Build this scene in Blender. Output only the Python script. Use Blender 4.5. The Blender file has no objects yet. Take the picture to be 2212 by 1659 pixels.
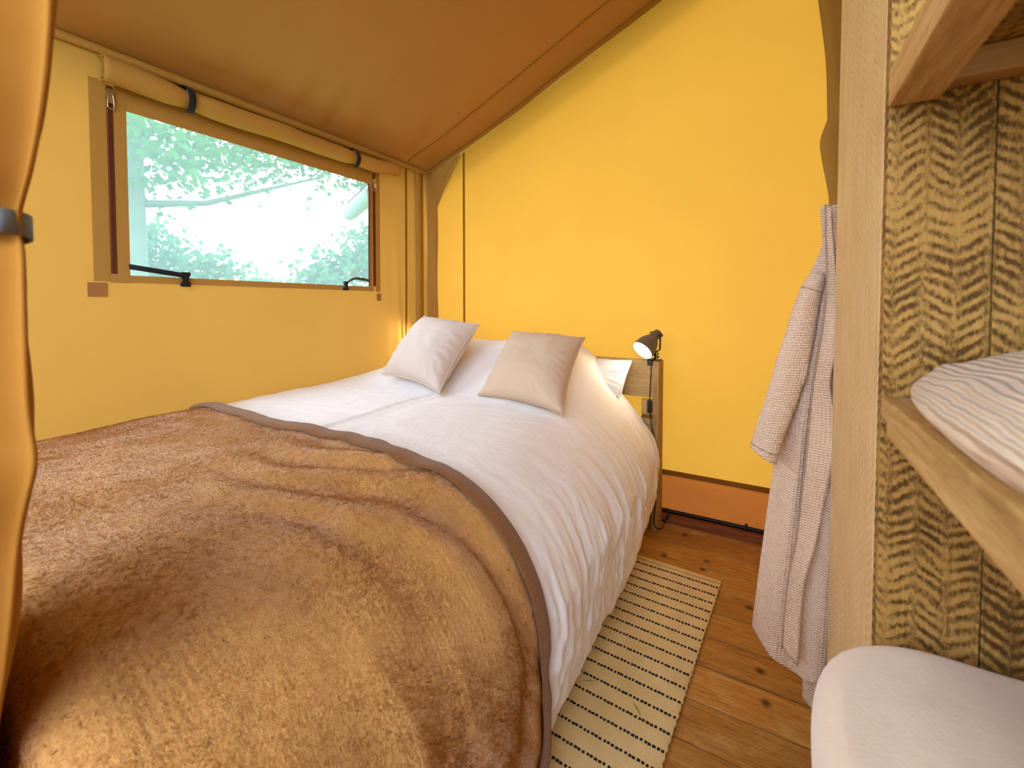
import bpy, bmesh, math, random
import numpy as np
from mathutils import Vector, Matrix

random.seed(7)
S = bpy.context.scene
C = S.collection

# ------------------------------------------------------------------ camera, world, sun, exposure
cam_d = bpy.data.cameras.new('camera'); cam = bpy.data.objects.new('camera', cam_d); C.objects.link(cam)
cam_d.sensor_width = 36.0; cam_d.lens = 36.0*960/2212
cam_d.shift_y = (690-829.5)/2212
cam_d.clip_start = 0.01
cam.location = (0, 0, 1.15)
cam.rotation_euler = (math.radians(90-1.8), 0, math.radians(30.6))
cam_d.dof.use_dof = True; cam_d.dof.focus_distance = 1.9; cam_d.dof.aperture_fstop = 5.0
S.camera = cam

W = bpy.data.worlds.new('overcast_sky'); S.world = W; W.use_nodes = True
bg = W.node_tree.nodes['Background']
bg.inputs['Color'].default_value = (0.82, 0.955, 1.14, 1); bg.inputs['Strength'].default_value = 5.8
sun_d = bpy.data.lights.new('sun_offscreen', 'SUN'); sun = bpy.data.objects.new('sun_offscreen', sun_d); C.objects.link(sun)
sun_d.energy = 3.0; sun_d.angle = math.radians(12); sun_d.color = (1, .95, .86)
sun.location = (0, 12, 10)
sun.rotation_euler = Vector((-0.15, -0.80, -0.58)).to_track_quat('-Z', 'Y').to_euler()
vs = S.view_settings
vs.view_transform = 'Standard'; vs.look = 'None'; vs.gamma = 1; vs.exposure = 0.38; vs.use_curve_mapping = False

# ------------------------------------------------------------------ helpers: noise
_rng = np.random.RandomState(3)
_perm = np.concatenate([_rng.permutation(256)]*3)
_ang = _rng.rand(256)*2*np.pi
_gx, _gy = np.cos(_ang), np.sin(_ang)
def perlin(x, y):
    x = np.asarray(x, float); y = np.asarray(y, float)
    xi = np.floor(x).astype(int); yi = np.floor(y).astype(int)
    xf = x-xi; yf = y-yi; xi &= 255; yi &= 255
    u = xf*xf*xf*(xf*(xf*6-15)+10); v = yf*yf*yf*(yf*(yf*6-15)+10)
    def g(ix, iy, dx, dy):
        h = _perm[_perm[ix & 255]+(iy & 255)]; return _gx[h]*dx+_gy[h]*dy
    a = g(xi, yi, xf, yf); b = g(xi+1, yi, xf-1, yf); c = g(xi, yi+1, xf, yf-1); d = g(xi+1, yi+1, xf-1, yf-1)
    return (a+(b-a)*u)+((c+(d-c)*u)-(a+(b-a)*u))*v
def fbm(x, y, o=4):
    s = 0; a = 1.0
    for k in range(o):
        s = s+a*perlin(np.asarray(x)*2**k+17*k, np.asarray(y)*2**k+9*k); a *= .5
    return s
def ridged(x, y, o=3):
    s = 0; a = 1.0
    for k in range(o):
        s = s+a*(1-2.2*np.abs(perlin(np.asarray(x)*2**k+31*k, np.asarray(y)*2**k+5*k))); a *= .5
    return s
def sst(a, b, x):
    t = np.clip((np.asarray(x, float)-a)/(b-a), 0, 1); return t*t*(3-2*t)
def catmull(P, n):
    P = np.asarray(P, float); Q = np.vstack([2*P[0]-P[1], P, 2*P[-1]-P[-2]]); out = []
    seg = len(P)-1
    for t in np.linspace(0, seg, n):
        i = min(int(t), seg-1); f = t-i
        p0, p1, p2, p3 = Q[i:i+4]
        out.append(.5*((2*p1)+(-p0+p2)*f+(2*p0-5*p1+4*p2-p3)*f*f+(-p0+3*p1-3*p2+p3)*f**3))
    return np.array(out)
def resample(P, n):
    P = np.asarray(P, float); d = np.r_[0, np.cumsum(np.linalg.norm(np.diff(P, axis=0), axis=1))]
    t = np.linspace(0, d[-1], n); return np.stack([np.interp(t, d, P[:, k]) for k in range(P.shape[1])], 1)

# ------------------------------------------------------------------ helpers: objects
def tag(o, label=None, cat=None, group=None, kind=None):
    if label: o['label'] = label
    if cat: o['category'] = cat
    if group: o['group'] = group
    if kind: o['kind'] = kind
    return o
def empty(name, loc, label, cat, group=None, kind=None):
    o = bpy.data.objects.new(name, None); C.objects.link(o); o.location = loc; o.empty_display_size = .05
    bpy.context.view_layer.update()
    return tag(o, label, cat, group, kind)
def root_loc(o):
    v = Vector((0, 0, 0))
    while o is not None: v = v+o.location; o = o.parent
    return v
def link(name, me, mat, parent=None, smooth=False):
    o = bpy.data.objects.new(name, me); C.objects.link(o)
    if mat: me.materials.clear(); me.materials.append(mat)
    if smooth:
        for p in me.polygons: p.use_smooth = True
    if parent is not None:
        o.parent = parent; o.location = -root_loc(parent)   # geometry is given in world metres
    return o
def mesh(name, verts, faces, mat, parent=None, smooth=False, uvs=None):
    me = bpy.data.meshes.new(name); me.from_pydata([tuple(v) for v in verts], [], [tuple(f) for f in faces]); me.update()
    if uvs is not None:
        l = me.uv_layers.new(name='UVMap'); vi = np.empty(len(me.loops), int); me.loops.foreach_get('vertex_index', vi)
        l.data.foreach_set('uv', np.asarray(uvs, np.float32)[vi].ravel())
    return link(name, me, mat, parent, smooth)
def grid(name, P, mat, parent=None, thick=0, closed_u=False, uv=None, off=1, smooth=True, cap=False):
    P = np.asarray(P, float); nu, nv = P.shape[:2]
    idx = np.arange(nu*nv).reshape(nu, nv); f = []
    for i in range(nu if closed_u else nu-1):
        a = idx[i]; b = idx[(i+1) % nu]
        f += list(zip(a[:-1], b[:-1], b[1:], a[1:]))
    if cap and closed_u:
        f.append(tuple(idx[:, 0])); f.append(tuple(idx[::-1, -1]))
    if uv is None:
        du = np.zeros((nu, nv)); dv = np.zeros((nu, nv))
        du[1:] = np.cumsum(np.linalg.norm(np.diff(P, axis=0), axis=2).mean(1))[:, None]
        dv[:, 1:] = np.cumsum(np.linalg.norm(np.diff(P, axis=1), axis=2).mean(0))[None, :]
        uv = np.stack([du, dv], 2)
    o = mesh(name, P.reshape(-1, 3), f, mat, parent, smooth, np.asarray(uv).reshape(-1, 2))
    if thick:
        m = o.modifiers.new('thickness', 'SOLIDIFY'); m.thickness = thick; m.offset = off
    return o
def box_mesh(name, lo, hi, bev=.002, uvaxis=None, jitter=0):
    lo = Vector(lo); hi = Vector(hi); bm = bmesh.new(); bmesh.ops.create_cube(bm, size=1)
    sz = hi-lo; c = (hi+lo)/2
    for v in bm.verts: v.co = Vector((v.co.x*sz.x, v.co.y*sz.y, v.co.z*sz.z))+c
    if bev: bmesh.ops.bevel(bm, geom=bm.edges[:], offset=min(bev, min(sz)*.3), segments=2, affect='EDGES', profile=.6)
    ax = uvaxis if uvaxis is not None else max(range(3), key=lambda k: sz[k])
    uvl = bm.loops.layers.uv.new('UVMap')
    for f in bm.faces:
        n = [abs(k) for k in f.normal]; na = n.index(max(n)); rest = [k for k in range(3) if k != na]
        va = ax if ax in rest else rest[1]; ua = rest[0] if rest[1] == va else rest[1]
        for l in f.loops: l[uvl].uv = (l.vert.co[ua]+.37*na, l.vert.co[va])
    me = bpy.data.meshes.new(name); bm.to_mesh(me); bm.free(); return me
def box(name, lo, hi, mat, parent=None, bev=.002, uvaxis=None):
    return link(name, box_mesh(name, lo, hi, bev, uvaxis), mat, parent, False)
def tube_verts(pts, r, n=10):
    pts = [Vector(p) for p in pts]; R = r if hasattr(r, '__len__') else [r]*len(pts)
    V = []; up = None
    for i, p in enumerate(pts):
        t = (pts[min(i+1, len(pts)-1)]-pts[max(i-1, 0)]).normalized()
        if up is None: up = Vector((0, 0, 1)) if abs(t.z) < .9 else Vector((1, 0, 0))
        a = t.cross(up).normalized(); up = a.cross(t).normalized()
        for k in range(n):
            th = 2*math.pi*k/n; V.append(p+(a*math.cos(th)+up*math.sin(th))*R[i])
    F = []
    for i in range(len(pts)-1):
        for k in range(n): F.append((i*n+k, i*n+(k+1) % n, (i+1)*n+(k+1) % n, (i+1)*n+k))
    F.append(tuple(range(n-1, -1, -1))); F.append(tuple(range((len(pts)-1)*n, len(pts)*n)))
    return V, F
def tube(name, pts, r, mat, parent=None, n=10, smooth_pts=0):
    if smooth_pts: pts = catmull(pts, smooth_pts)
    V, F = tube_verts(pts, r, n); return mesh(name, V, F, mat, parent, True)
def lathe(name, prof, M, mat, parent=None, n=32):
    """prof: (r, z) along local z; M maps local to world"""
    V = []; F = []
    for r, z in prof:
        for k in range(n):
            th = 2*math.pi*k/n; V.append(M @ Vector((r*math.cos(th), r*math.sin(th), z)))
    for i in range(len(prof)-1):
        for k in range(n): F.append((i*n+k, i*n+(k+1) % n, (i+1)*n+(k+1) % n, (i+1)*n+k))
    return mesh(name, V, F, mat, parent, True)
def ribbon(name, pts, wdir, w, mat, parent=None, thick=.0015, n=0):
    if n: pts = catmull(pts, n)
    pts = np.asarray(pts, float); wd = np.asarray(wdir, float)
    if wd.ndim == 1: wd = np.repeat(wd[None], len(pts), 0)
    P = np.stack([pts-wd*w/2, pts+wd*w/2], 0)
    return grid(name, P, mat, parent, thick, off=0)

# ------------------------------------------------------------------ helpers: materials
def lin(r, g, b):
    f = lambda c: (c/255/12.92) if c/255 <= .04045 else ((c/255+.055)/1.055)**2.4
    return (f(r), f(g), f(b), 1)
class NT:
    def __init__(s, name):
        s.m = bpy.data.materials.new(name); s.m.use_nodes = True; s.t = s.m.node_tree; s.t.nodes.clear()
        s.out = s.t.nodes.new('ShaderNodeOutputMaterial')
    def n(s, typ, **kw):
        nd = s.t.nodes.new('ShaderNode'+typ)
        for k, v in kw.items():
            if k in nd.inputs or isinstance(k, int): s.set(nd, k, v)
            else: setattr(nd, k, v)
        return nd
    def set(s, nd, k, v):
        if isinstance(v, bpy.types.NodeSocket): s.t.links.new(v, nd.inputs[k])
        else: nd.inputs[k].default_value = v
    def coord(s, kind='Object', scale=(1, 1, 1), rnd=False):
        c = s.n('TexCoord').outputs[kind]
        if rnd:
            oi = s.n('ObjectInfo').outputs['Random']; mu = s.math('MULTIPLY', oi, 37.0)
            va = s.n('VectorMath', operation='ADD'); s.set(va, 0, c); s.set(va, 1, mu); c = va.outputs[0]
        mp = s.n('Mapping'); s.set(mp, 'Vector', c); s.set(mp, 'Scale', scale); return mp.outputs[0]
    def noise(s, vec, scale, detail=3, rough=.55, dist=0, out='Fac'):
        nd = s.n('TexNoise'); s.set(nd, 'Vector', vec); s.set(nd, 'Scale', scale); s.set(nd, 'Detail', detail)
        s.set(nd, 'Roughness', rough); s.set(nd, 'Distortion', dist); return nd.outputs[out]
    def math(s, op, a, b=0.0, c=0.0):
        nd = s.n('Math', operation=op); s.set(nd, 0, a); s.set(nd, 1, b); s.set(nd, 2, c); return nd.outputs[0]
    def ramp(s, fac, stops):
        nd = s.n('ValToRGB'); s.set(nd, 'Fac', fac); cr = nd.color_ramp
        while len(cr.elements) < len(stops): cr.elements.new(.5)
        for e, (p, c) in zip(cr.elements, stops): e.position = p; e.color = c if len(c) == 4 else (*c, 1)
        return nd.outputs['Color']
    def mix(s, fac, a, b, mode='MIX'):
        nd = s.n('Mix', data_type='RGBA', blend_type=mode); s.set(nd, 0, fac); s.set(nd, 6, a); s.set(nd, 7, b); return nd.outputs[2]
    def sep(s, v):
        nd = s.n('SeparateXYZ'); s.set(nd, 0, v); return nd.outputs
    def bump(s, h, strength=.3, dist=.002):
        nd = s.n('Bump'); s.set(nd, 'Height', h); s.set(nd, 'Strength', strength); s.set(nd, 'Distance', dist); return nd.outputs[0]
    def bsdf(s, col, rough=.6, normal=None, metal=0, sheen=0, spec=.3):
        p = s.n('BsdfPrincipled'); s.set(p, 'Base Color', col); s.set(p, 'Roughness', rough); s.set(p, 'Metallic', metal)
        s.set(p, 'Specular IOR Level', spec)
        if sheen: s.set(p, 'Sheen Weight', sheen); s.set(p, 'Sheen Roughness', .4)
        if normal is not None: s.set(p, 'Normal', normal)
        return p.outputs[0]
    def done(s, sh): s.t.links.new(sh, s.out.inputs['Surface']); return s.m

def plain(name, rgb, rough=.5, metal=0, spec=.3, var=.08, scale=60):
    t = NT(name); c = lin(*rgb); v = t.noise(t.coord(), scale)
    col = t.ramp(v, [(.2, tuple(k*(1-var) for k in c[:3])), (.8, tuple(min(1, k*(1+var)) for k in c[:3]))])
    return t.done(t.bsdf(col, rough, None, metal, 0, spec))
def canvas(name, refl, trans, tw, weave=900, var=.07, big=.08):
    """woven cotton canvas: diffuse reflection mixed with light passing through"""
    t = NT(name); c = t.coord()
    fine = t.noise(t.coord(scale=(1, 1, .35)), weave, 2, .7); fine2 = t.noise(t.coord(scale=(.35, .35, 1)), weave*.7, 2, .7)
    mot = t.noise(c, 2.2, 4)
    w = t.math('ADD', t.math('MULTIPLY', t.math('ADD', fine, fine2), .5*var*2), 1-var)
    w = t.math('MULTIPLY', w, t.math('ADD', t.math('MULTIPLY', mot, big*2), 1-big))
    a = t.n('VectorMath', operation='SCALE'); t.set(a, 0, lin(*refl)[:3]); t.set(a, 'Scale', w)
    b = t.n('VectorMath', operation='SCALE'); t.set(b, 0, trans); t.set(b, 'Scale', w)
    nrm = t.bump(t.math('ADD', fine, fine2), .15, .0006)
    d = t.bsdf(a.outputs[0], .9, nrm, 0, 0, .1)
    tr = t.n('BsdfTranslucent'); t.set(tr, 'Color', b.outputs[0])
    m = t.n('MixShader'); t.set(m, 0, tw); t.set(m, 1, d); t.set(m, 2, tr.outputs[0])
    return t.done(m.outputs[0])
def wood(name, dark, mid, light, rough=.6, grain=(1, 14, 14), rnd=True, knots=.5, kind='Object', wear=None, shade=.22, k2=False):
    t = NT(name); v = t.coord(kind, grain, rnd)
    g = t.noise(v, 7, 6, .65, .8); g2 = t.noise(v, 32, 3, .7, .3)
    f = t.math('ADD', t.math('MULTIPLY', g, .72), t.math('MULTIPLY', g2, .28))
    col = t.ramp(f, [(.30, lin(*dark)), (.48, lin(*mid)), (.66, lin(*light))])
    oi = t.n('ObjectInfo').outputs['Random']
    if rnd: col = t.mix(t.math('MULTIPLY', oi, shade*2), col, lin(*dark))
    kv = t.coord(kind, tuple(.35 if k == 1 else .85 for k in grain), rnd)
    vo = t.n('TexVoronoi'); t.set(vo, 'Vector', kv); t.set(vo, 'Scale', 8.0)
    if k2: vo.voronoi_dimensions = '2D'; t.set(vo, 'Scale', 5.5)
    kn = t.n('MapRange'); t.set(kn, 'Value', vo.outputs['Distance']); t.set(kn, 'From Min', .02); t.set(kn, 'From Max', .10 if k2 else .16); t.set(kn, 'To Min', knots); t.set(kn, 'To Max', 0.0)
    col = t.mix(kn.outputs[0], col, tuple(k*.25 for k in lin(*dark)[:3])+(1,))
    if wear:
        ws = t.math('MULTIPLY', t.math('SUBTRACT', t.noise(t.coord(kind, (1, 1, 1), rnd), 9, 5, .7), .55), 4.0)
        nd = t.n('Clamp'); t.set(nd, 0, ws); col = t.mix(t.math('MULTIPLY', nd.outputs[0], .55), col, lin(*wear))
    return t.done(t.bsdf(col, rough, t.bump(f, .35, .002)))
def sawn(name, base, dark, olive, amount=.9, pu=.030, pv=.0165, strength=.8):
    """rough-sawn board: chevron saw marks over straight grain, laid out in metres through the UV map"""
    t = NT(name); uv = t.coord('UV'); s = t.sep(uv)
    warp = t.noise(uv, 14, 3, .6)
    u = t.math('ADD', s[0], t.math('MULTIPLY', warp, .010)); v = t.math('ADD', s[1], t.math('MULTIPLY', t.noise(uv, 5, 2), .03))
    tri = t.math('PINGPONG', u, pu)
    ph = t.math('ADD', t.math('MULTIPLY', v, 6.2832/pv), t.math('MULTIPLY', tri, 6.2832*.72/pv))
    ph = t.math('ADD', ph, t.math('MULTIPLY', t.n('ObjectInfo').outputs['Random'], 40.0))
    ph = t.math('ADD', ph, t.math('MULTIPLY', t.noise(uv, 22, 3, .6), 7.0))
    st = t.math('MULTIPLY', t.math('SINE', ph), t.math('POWER', t.math('SINE', t.math('MULTIPLY', tri, math.pi/pu)), .6))
    patch = t.noise(uv, 9, 4, .6); fleck = t.noise(t.coord('UV', (2.0, 1, 1)), 120, 4, .7)
    k = t.math('ADD', t.math('MULTIPLY', st, t.math('MULTIPLY', t.noise(uv, 30, 3, .6), 1.15)), t.math('MULTIPLY', t.math('SUBTRACT', patch, .5), 2.8))
    k = t.math('ADD', k, t.math('MULTIPLY', t.math('SUBTRACT', fleck, .5), 3.0))
    kc = t.n('MapRange'); t.set(kc, 'Value', k); t.set(kc, 'From Min', -.25); t.set(kc, 'From Max', .70); kk = kc.outputs[0]
    g = t.noise(t.coord('UV', (90, 2.5, 1)), 1.6, 6, .75)
    g = t.math('ADD', t.math('MULTIPLY', t.math('SUBTRACT', g, .5), 2.2), .5); g = t.n('Clamp', Value=g).outputs[0]
    b = t.mix(g, lin(*base), lin(*olive))
    col = t.mix(t.math('MULTIPLY', kk, amount), b, lin(*dark))
    vo = t.n('TexVoronoi'); t.set(vo, 'Vector', t.coord('UV', (1, .8, 1))); t.set(vo, 'Scale', 6.0)
    kn = t.n('MapRange'); t.set(kn, 'Value', vo.outputs['Distance']); t.set(kn, 'From Min', .025); t.set(kn, 'From Max', .05); t.set(kn, 'To Min', .85); t.set(kn, 'To Max', 0.0)
    col = t.mix(kn.outputs[0], col, lin(52, 36, 18))
    h = t.math('SUBTRACT', g, t.math('MULTIPLY', kk, 1.2))
    return t.done(t.bsdf(col, .75, t.bump(h, strength, .0025), 0, 0, .2))
def fabric(name, rgb, rough=.85, scale=700, bump=.1, sheen=0.1, var=.05, tl=0.0, big=0.0):
    t = NT(name); c = lin(*rgb); v = t.noise(t.coord(), scale, 2, .7)
    col = t.ramp(v, [(.25, tuple(k*(1-var) for k in c[:3])), (.75, tuple(min(.95, k*(1+var)) for k in c[:3]))])
    sh = t.bsdf(col, rough, t.bump(v, bump, .001), 0, sheen, .15)
    if tl:
        tr = t.n('BsdfTranslucent'); t.set(tr, 'Color', c); m = t.n('MixShader'); t.set(m, 0, tl); t.set(m, 1, sh); t.set(m, 2, tr.outputs[0]); sh = m.outputs[0]
    return t.done(sh)

M = {}
M['back'] = canvas('yellow_inner_canvas', (236, 172, 66), (.262, .128, .016), .5)
M['wall'] = canvas('ochre_canvas', (206, 156, 78), (.30, .150, .026), .30)
M['roof'] = canvas('brown_roof_canvas', (186, 138, 80), (.10, .05, .016), .08)
M['band'] = canvas('ochre_binding', (194, 146, 72), (.26, .130, .022), .26)
M['seam'] = canvas('dark_ochre_piping', (150, 98, 30), (.06, .03, .005), .1)
M['strip'] = canvas('terracotta_mud_flap', (226, 152, 90), (.48, .27, .085), .45)
M['flap'] = canvas('flap_canvas', (204, 150, 70), (.30, .14, .02), .30)
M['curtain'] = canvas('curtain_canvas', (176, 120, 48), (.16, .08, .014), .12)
M['patch'] = fabric('brown_velcro', (158, 108, 58))
M['zip'] = fabric('brown_zip_tape', (120, 66, 44)); M['zteeth'] = plain('zip_teeth', (92, 48, 34), .4)
M['metal'] = plain('bright_metal', (200, 180, 150), .3, .9)
M['black'] = plain('black_plastic', (26, 25, 26), .45); M['web'] = fabric('black_webbing', (38, 36, 40)); M['brownweb'] = fabric('brown_webbing', (88, 72, 66))
M['greyband'] = fabric('grey_strap', (112, 116, 124))
M['floor'] = wood('floor_board', (122, 78, 36), (190, 132, 64), (226, 172, 98), .5, (1.2, 16, 16), wear=(222, 186, 126), knots=.95, k2=True)
M['subfloor'] = plain('underfloor_wood', (104, 72, 44), .9)
M['plinth'] = wood('reddish_plinth', (92, 48, 28), (138, 78, 46), (168, 104, 66), .7, (1, 18, 18))
M['bedwood'] = wood('bed_scaffold_wood', (156, 120, 68), (206, 170, 108), (232, 204, 146), .7, (1, 12, 12), knots=.6)
M['bedwoodv'] = wood('bed_scaffold_post', (140, 102, 52), (182, 142, 80), (214, 178, 112), .7, (12, 12, 1), knots=.5)
M['sawn'] = sawn('sawn_panel', (208, 160, 92), (84, 54, 22), (172, 132, 62))
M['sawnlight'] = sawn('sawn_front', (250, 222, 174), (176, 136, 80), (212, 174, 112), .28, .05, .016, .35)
M['sawnedge'] = sawn('sawn_shelf_edge', (222, 184, 120), (148, 112, 60), (188, 150, 88), .38, .05, .016, .4)
M['shelfwood'] = wood('blotched_shelf_wood', (150, 112, 60), (200, 160, 98), (226, 190, 130), .7, (10, 1, 10), knots=.3, wear=(232, 202, 146))
M['batten'] = wood('planed_batten', (160, 116, 66), (198, 154, 98), (216, 178, 122), .65, (12, 1, 12), knots=.5)
M['battenx'] = wood('planed_cleat', (150, 106, 60), (188, 142, 88), (204, 164, 108), .65, (1, 12, 12), knots=.7)

# ------------------------------------------------------------------ the setting
XL, YB = -2.131, 2.48
def roofz(x):
    u = np.asarray(x, float)-XL; return 2.094+.444*u-.030*(1-np.exp(-u/.22))

# ground outside
def ground():
    t = NT('meadow_ground'); n = t.noise(t.coord(), 3, 6)
    m = t.done(t.bsdf(t.ramp(n, [(.3, lin(86, 110, 58)), (.7, lin(140, 158, 96))]), .95, t.bump(t.noise(t.coord(), 60, 4), .5, .02)))
    g = np.linspace(-60, 60, 41); P = np.array([[(x, y, -.32+.12*perlin(x*.2, y*.2)) for y in g] for x in g])
    o = grid('ground', P, m); tag(o, 'green meadow ground outside around the tent', 'ground', kind='structure')
ground()

# floor: dark deck with one board each
fl = box('floor', (XL-.02, -3.6, -.10), (2.7, YB+.06, -.026), M['subfloor'], bev=0)
tag(fl, 'brown wooden plank floor with worn boards and knots', 'floor', kind='structure')
PW = .1440
pm = box_mesh('floor_board', (XL, -PW/2+.0030, -.024), (2.7, PW/2-.0030, 0), .0025)
pm.materials.append(M['floor'])
ys = 1.357-PW/2
k0 = math.ceil((-3.5-ys)/PW); k1 = int((YB-.02-ys)/PW)
for k in range(k0, k1+1):
    o = bpy.data.objects.new('floor_board', pm); C.objects.link(o); o.parent = fl
    o.location = (0, ys+k*PW, random.uniform(-.0012, .0012))

# left wall with the window opening
WY0, WY1, WZ0, WZ1 = .722, 1.890, 1.262, 1.888
def wall_x(y, z):
    w = sst(1.98, 2.2, y)
    return XL-.004*w+(.010*w*np.sin(y*62+z*1.3)*sst(2.2, 1.0, z)*.8+.004*w*perlin(y*22, z*2.0))+.006*perlin(y*1.7+3, z*1.9)*sst(1.25, .9, z)
def wall_left():
    ysn = np.unique(np.round(np.r_[np.linspace(-1.2, WY0, 16), np.linspace(WY0, WY1, 14), np.linspace(WY1, YB, 46)], 5))
    zsn = np.unique(np.round(np.r_[np.linspace(-.05, WZ0, 22), np.linspace(WZ0, WZ1, 12), np.linspace(WZ1, 2.094, 5)], 5))
    Y, Z = np.meshgrid(ysn, zsn, indexing='ij'); X = wall_x(Y, Z)
    V = np.stack([X, Y, Z], 2).reshape(-1, 3); nz = len(zsn); F = []
    for i in range(len(ysn)-1):
        for j in range(nz-1):
            cy = (ysn[i]+ysn[i+1])/2; cz = (zsn[j]+zsn[j+1])/2
            if WY0 < cy < WY1 and WZ0 < cz < WZ1: continue
            F.append((i*nz+j, (i+1)*nz+j, (i+1)*nz+j+1, i*nz+j+1))
    o = mesh('wall_left', V, F, M['wall'], None, True)
    return tag(o, 'ochre canvas tent wall with a clear window in it', 'wall', kind='structure')
wl = wall_left()
# stitched seam welts on the left wall
ribbon('pole_sleeve_seam', [(XL+.010, 2.205, 2.085), (XL+.012, 2.200, 1.6), (XL+.014, 2.193, 1.0), (XL+.012, 2.193, .4)], (0, 1, 0), .012, M['seam'], wl, .006, 24)
ribbon('pole_sleeve', [(XL+.008, 2.33, 2.075), (XL+.010, 2.33, 1.6), (XL+.012, 2.325, .4)], (0, 1, 0), .07, M['wall'], wl, .010, 20)
ribbon('eave_hem', [(XL+.012, y, 2.076) for y in np.linspace(-1.2, 2.44, 40)], (0, 0, 1), .030, M['wall'], wl, .006)

# back wall
def wall_back():
    xs = np.linspace(XL+.03, 1.05, 70); zs = np.linspace(.25, 1, 40)
    P = np.array([[(x, YB+.004*perlin(x*1.3, a*3), .235+(float(roofz(x))-.235)*((a-.25)/.75)) for a in zs] for x in xs])
    o = grid('wall_back', P, M['back'])
    tag(o, 'bright yellow canvas end wall glowing with daylight', 'wall', kind='structure')
    box('seam', (-1.856, YB-.006, .26), (-1.842, YB+.001, float(roofz(-1.85))-.004), M['seam'], o, .002)
    n = 30
    P = np.array([[(x, YB-.006-.004*perlin(x*2, 1.1), z) for z in np.linspace(.0, .248, 6)] for x in np.linspace(XL+.02, 1.05, n)])
    grid('mud_flap', P, M['strip'], o, .002)
    box('mud_flap_binding', (XL+.03, YB-.014, .238), (1.05, YB-.004, .262), M['seam'], o, .002)
    return o
wb = wall_back()
bb = box('baseboard_back', (XL+.02, 2.412, 0), (1.0, YB-.008, .040), M['plinth'], None, .004)
tag(bb, 'low reddish wooden batten along the foot of the yellow wall', 'baseboard', kind='structure')

# canvas in the corner: narrow return strip and slanted gusset under the roof
def corner():
    P = np.array([[(XL+.012+.045*a, YB-.075+.060*a+.004*math.sin(z*9+a*5), z) for z in np.linspace(0, 2.06, 40)] for a in np.linspace(0, 1, 6)])
    o = grid('trim_1', P, M['band'], None, .003)
    tag(o, 'narrow dark ochre canvas strip closing the tent corner', 'trim', kind='structure')
    A = np.array((XL+.02, YB-.05, 2.088)); B = np.array((-1.855, YB-.035, float(roofz(-1.855))-.01)); D = np.array((XL+.05, YB-.018, 1.83))
    P = []
    for a in np.linspace(0, 1, 14):
        e0 = A*(1-a)+B*a; e1 = D*(1-a)+B*a
        P.append([e0*(1-b)+e1*b+np.array((0, -.006*math.sin(b*7+a*4)*math.sin(math.pi*a), 0)) for b in np.linspace(0, 1, 10)])
    g = grid('gusset', np.array(P), M['band'], o, .003)
corner()

# roof
def ceiling():
    xs = np.r_[XL-.16, np.linspace(XL-.01, .75, 90)]; ysn = np.linspace(-1.2, YB+.25, 120)
    X, Y = np.meshgrid(xs, ysn, indexing='ij')
    Z = roofz(X)
    near = np.exp(-(X-XL)/.28)
    Z = Z+near*(.022*ridged(Y*5.5+X*2.0, X*1.2, 2)*sst(XL-.01, XL+.10, X))*sst(.7, 1.3, Y)-.012*np.sin(np.clip((Y+.9)/3.1, 0, 1)*math.pi)*sst(XL, XL+.6, X)
    Z = Z+.006*fbm(X*1.4, Y*1.2, 3)*sst(XL, XL+.4, X)
    P = np.stack([X, Y, Z], 2); o = grid('ceiling', P, M['roof'], None, .004)
    tag(o, 'sloping brown canvas tent roof with piped seams', 'ceiling', kind='structure')
    xr = np.linspace(.75, 2.7, 20); P2 = np.array([[(x, y, float(roofz(.75))-.444*(x-.75)) for y in np.linspace(-1.2, YB+.25, 16)] for x in xr])
    grid('roof_slope', P2, M['roof'], o, .004)
    for y0, r in ((2.212, .0032), (2.43, .004)):
        i = [np.abs(ysn-y0).argmin()][0]
        pts = [(x, y0, float(np.interp(x, xs, Z[:, i]))-.002) for x in np.linspace(XL+.02, .74, 60)]
        tube('piped_seam', pts, r, M['seam'], o, 6)
    return o
ceil = ceiling()
P = np.array([[(x, -1.2, z) for z in np.linspace(-.05, 1.15, 6)] for x in np.linspace(XL, 2.7, 16)])  # unseen wall behind the camera, added so daylight enters only from higher up
wf = grid('wall_front_blocker', P, M['wall']); tag(wf, 'unseen low ochre canvas wall, added to block low front light, open above', 'wall', kind='structure')
# unseen canvas partition on the far right, added and lengthened to block front-right light
P = np.array([[(1.02, y, z) for z in np.linspace(-.05, 3.1, 12)] for y in np.linspace(-1.2, YB+.02, 16)])
wr = grid('wall_right_blocker', P, M['wall']); tag(wr, 'unseen ochre canvas partition behind the shelves, added to block light', 'wall', kind='structure')

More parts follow.
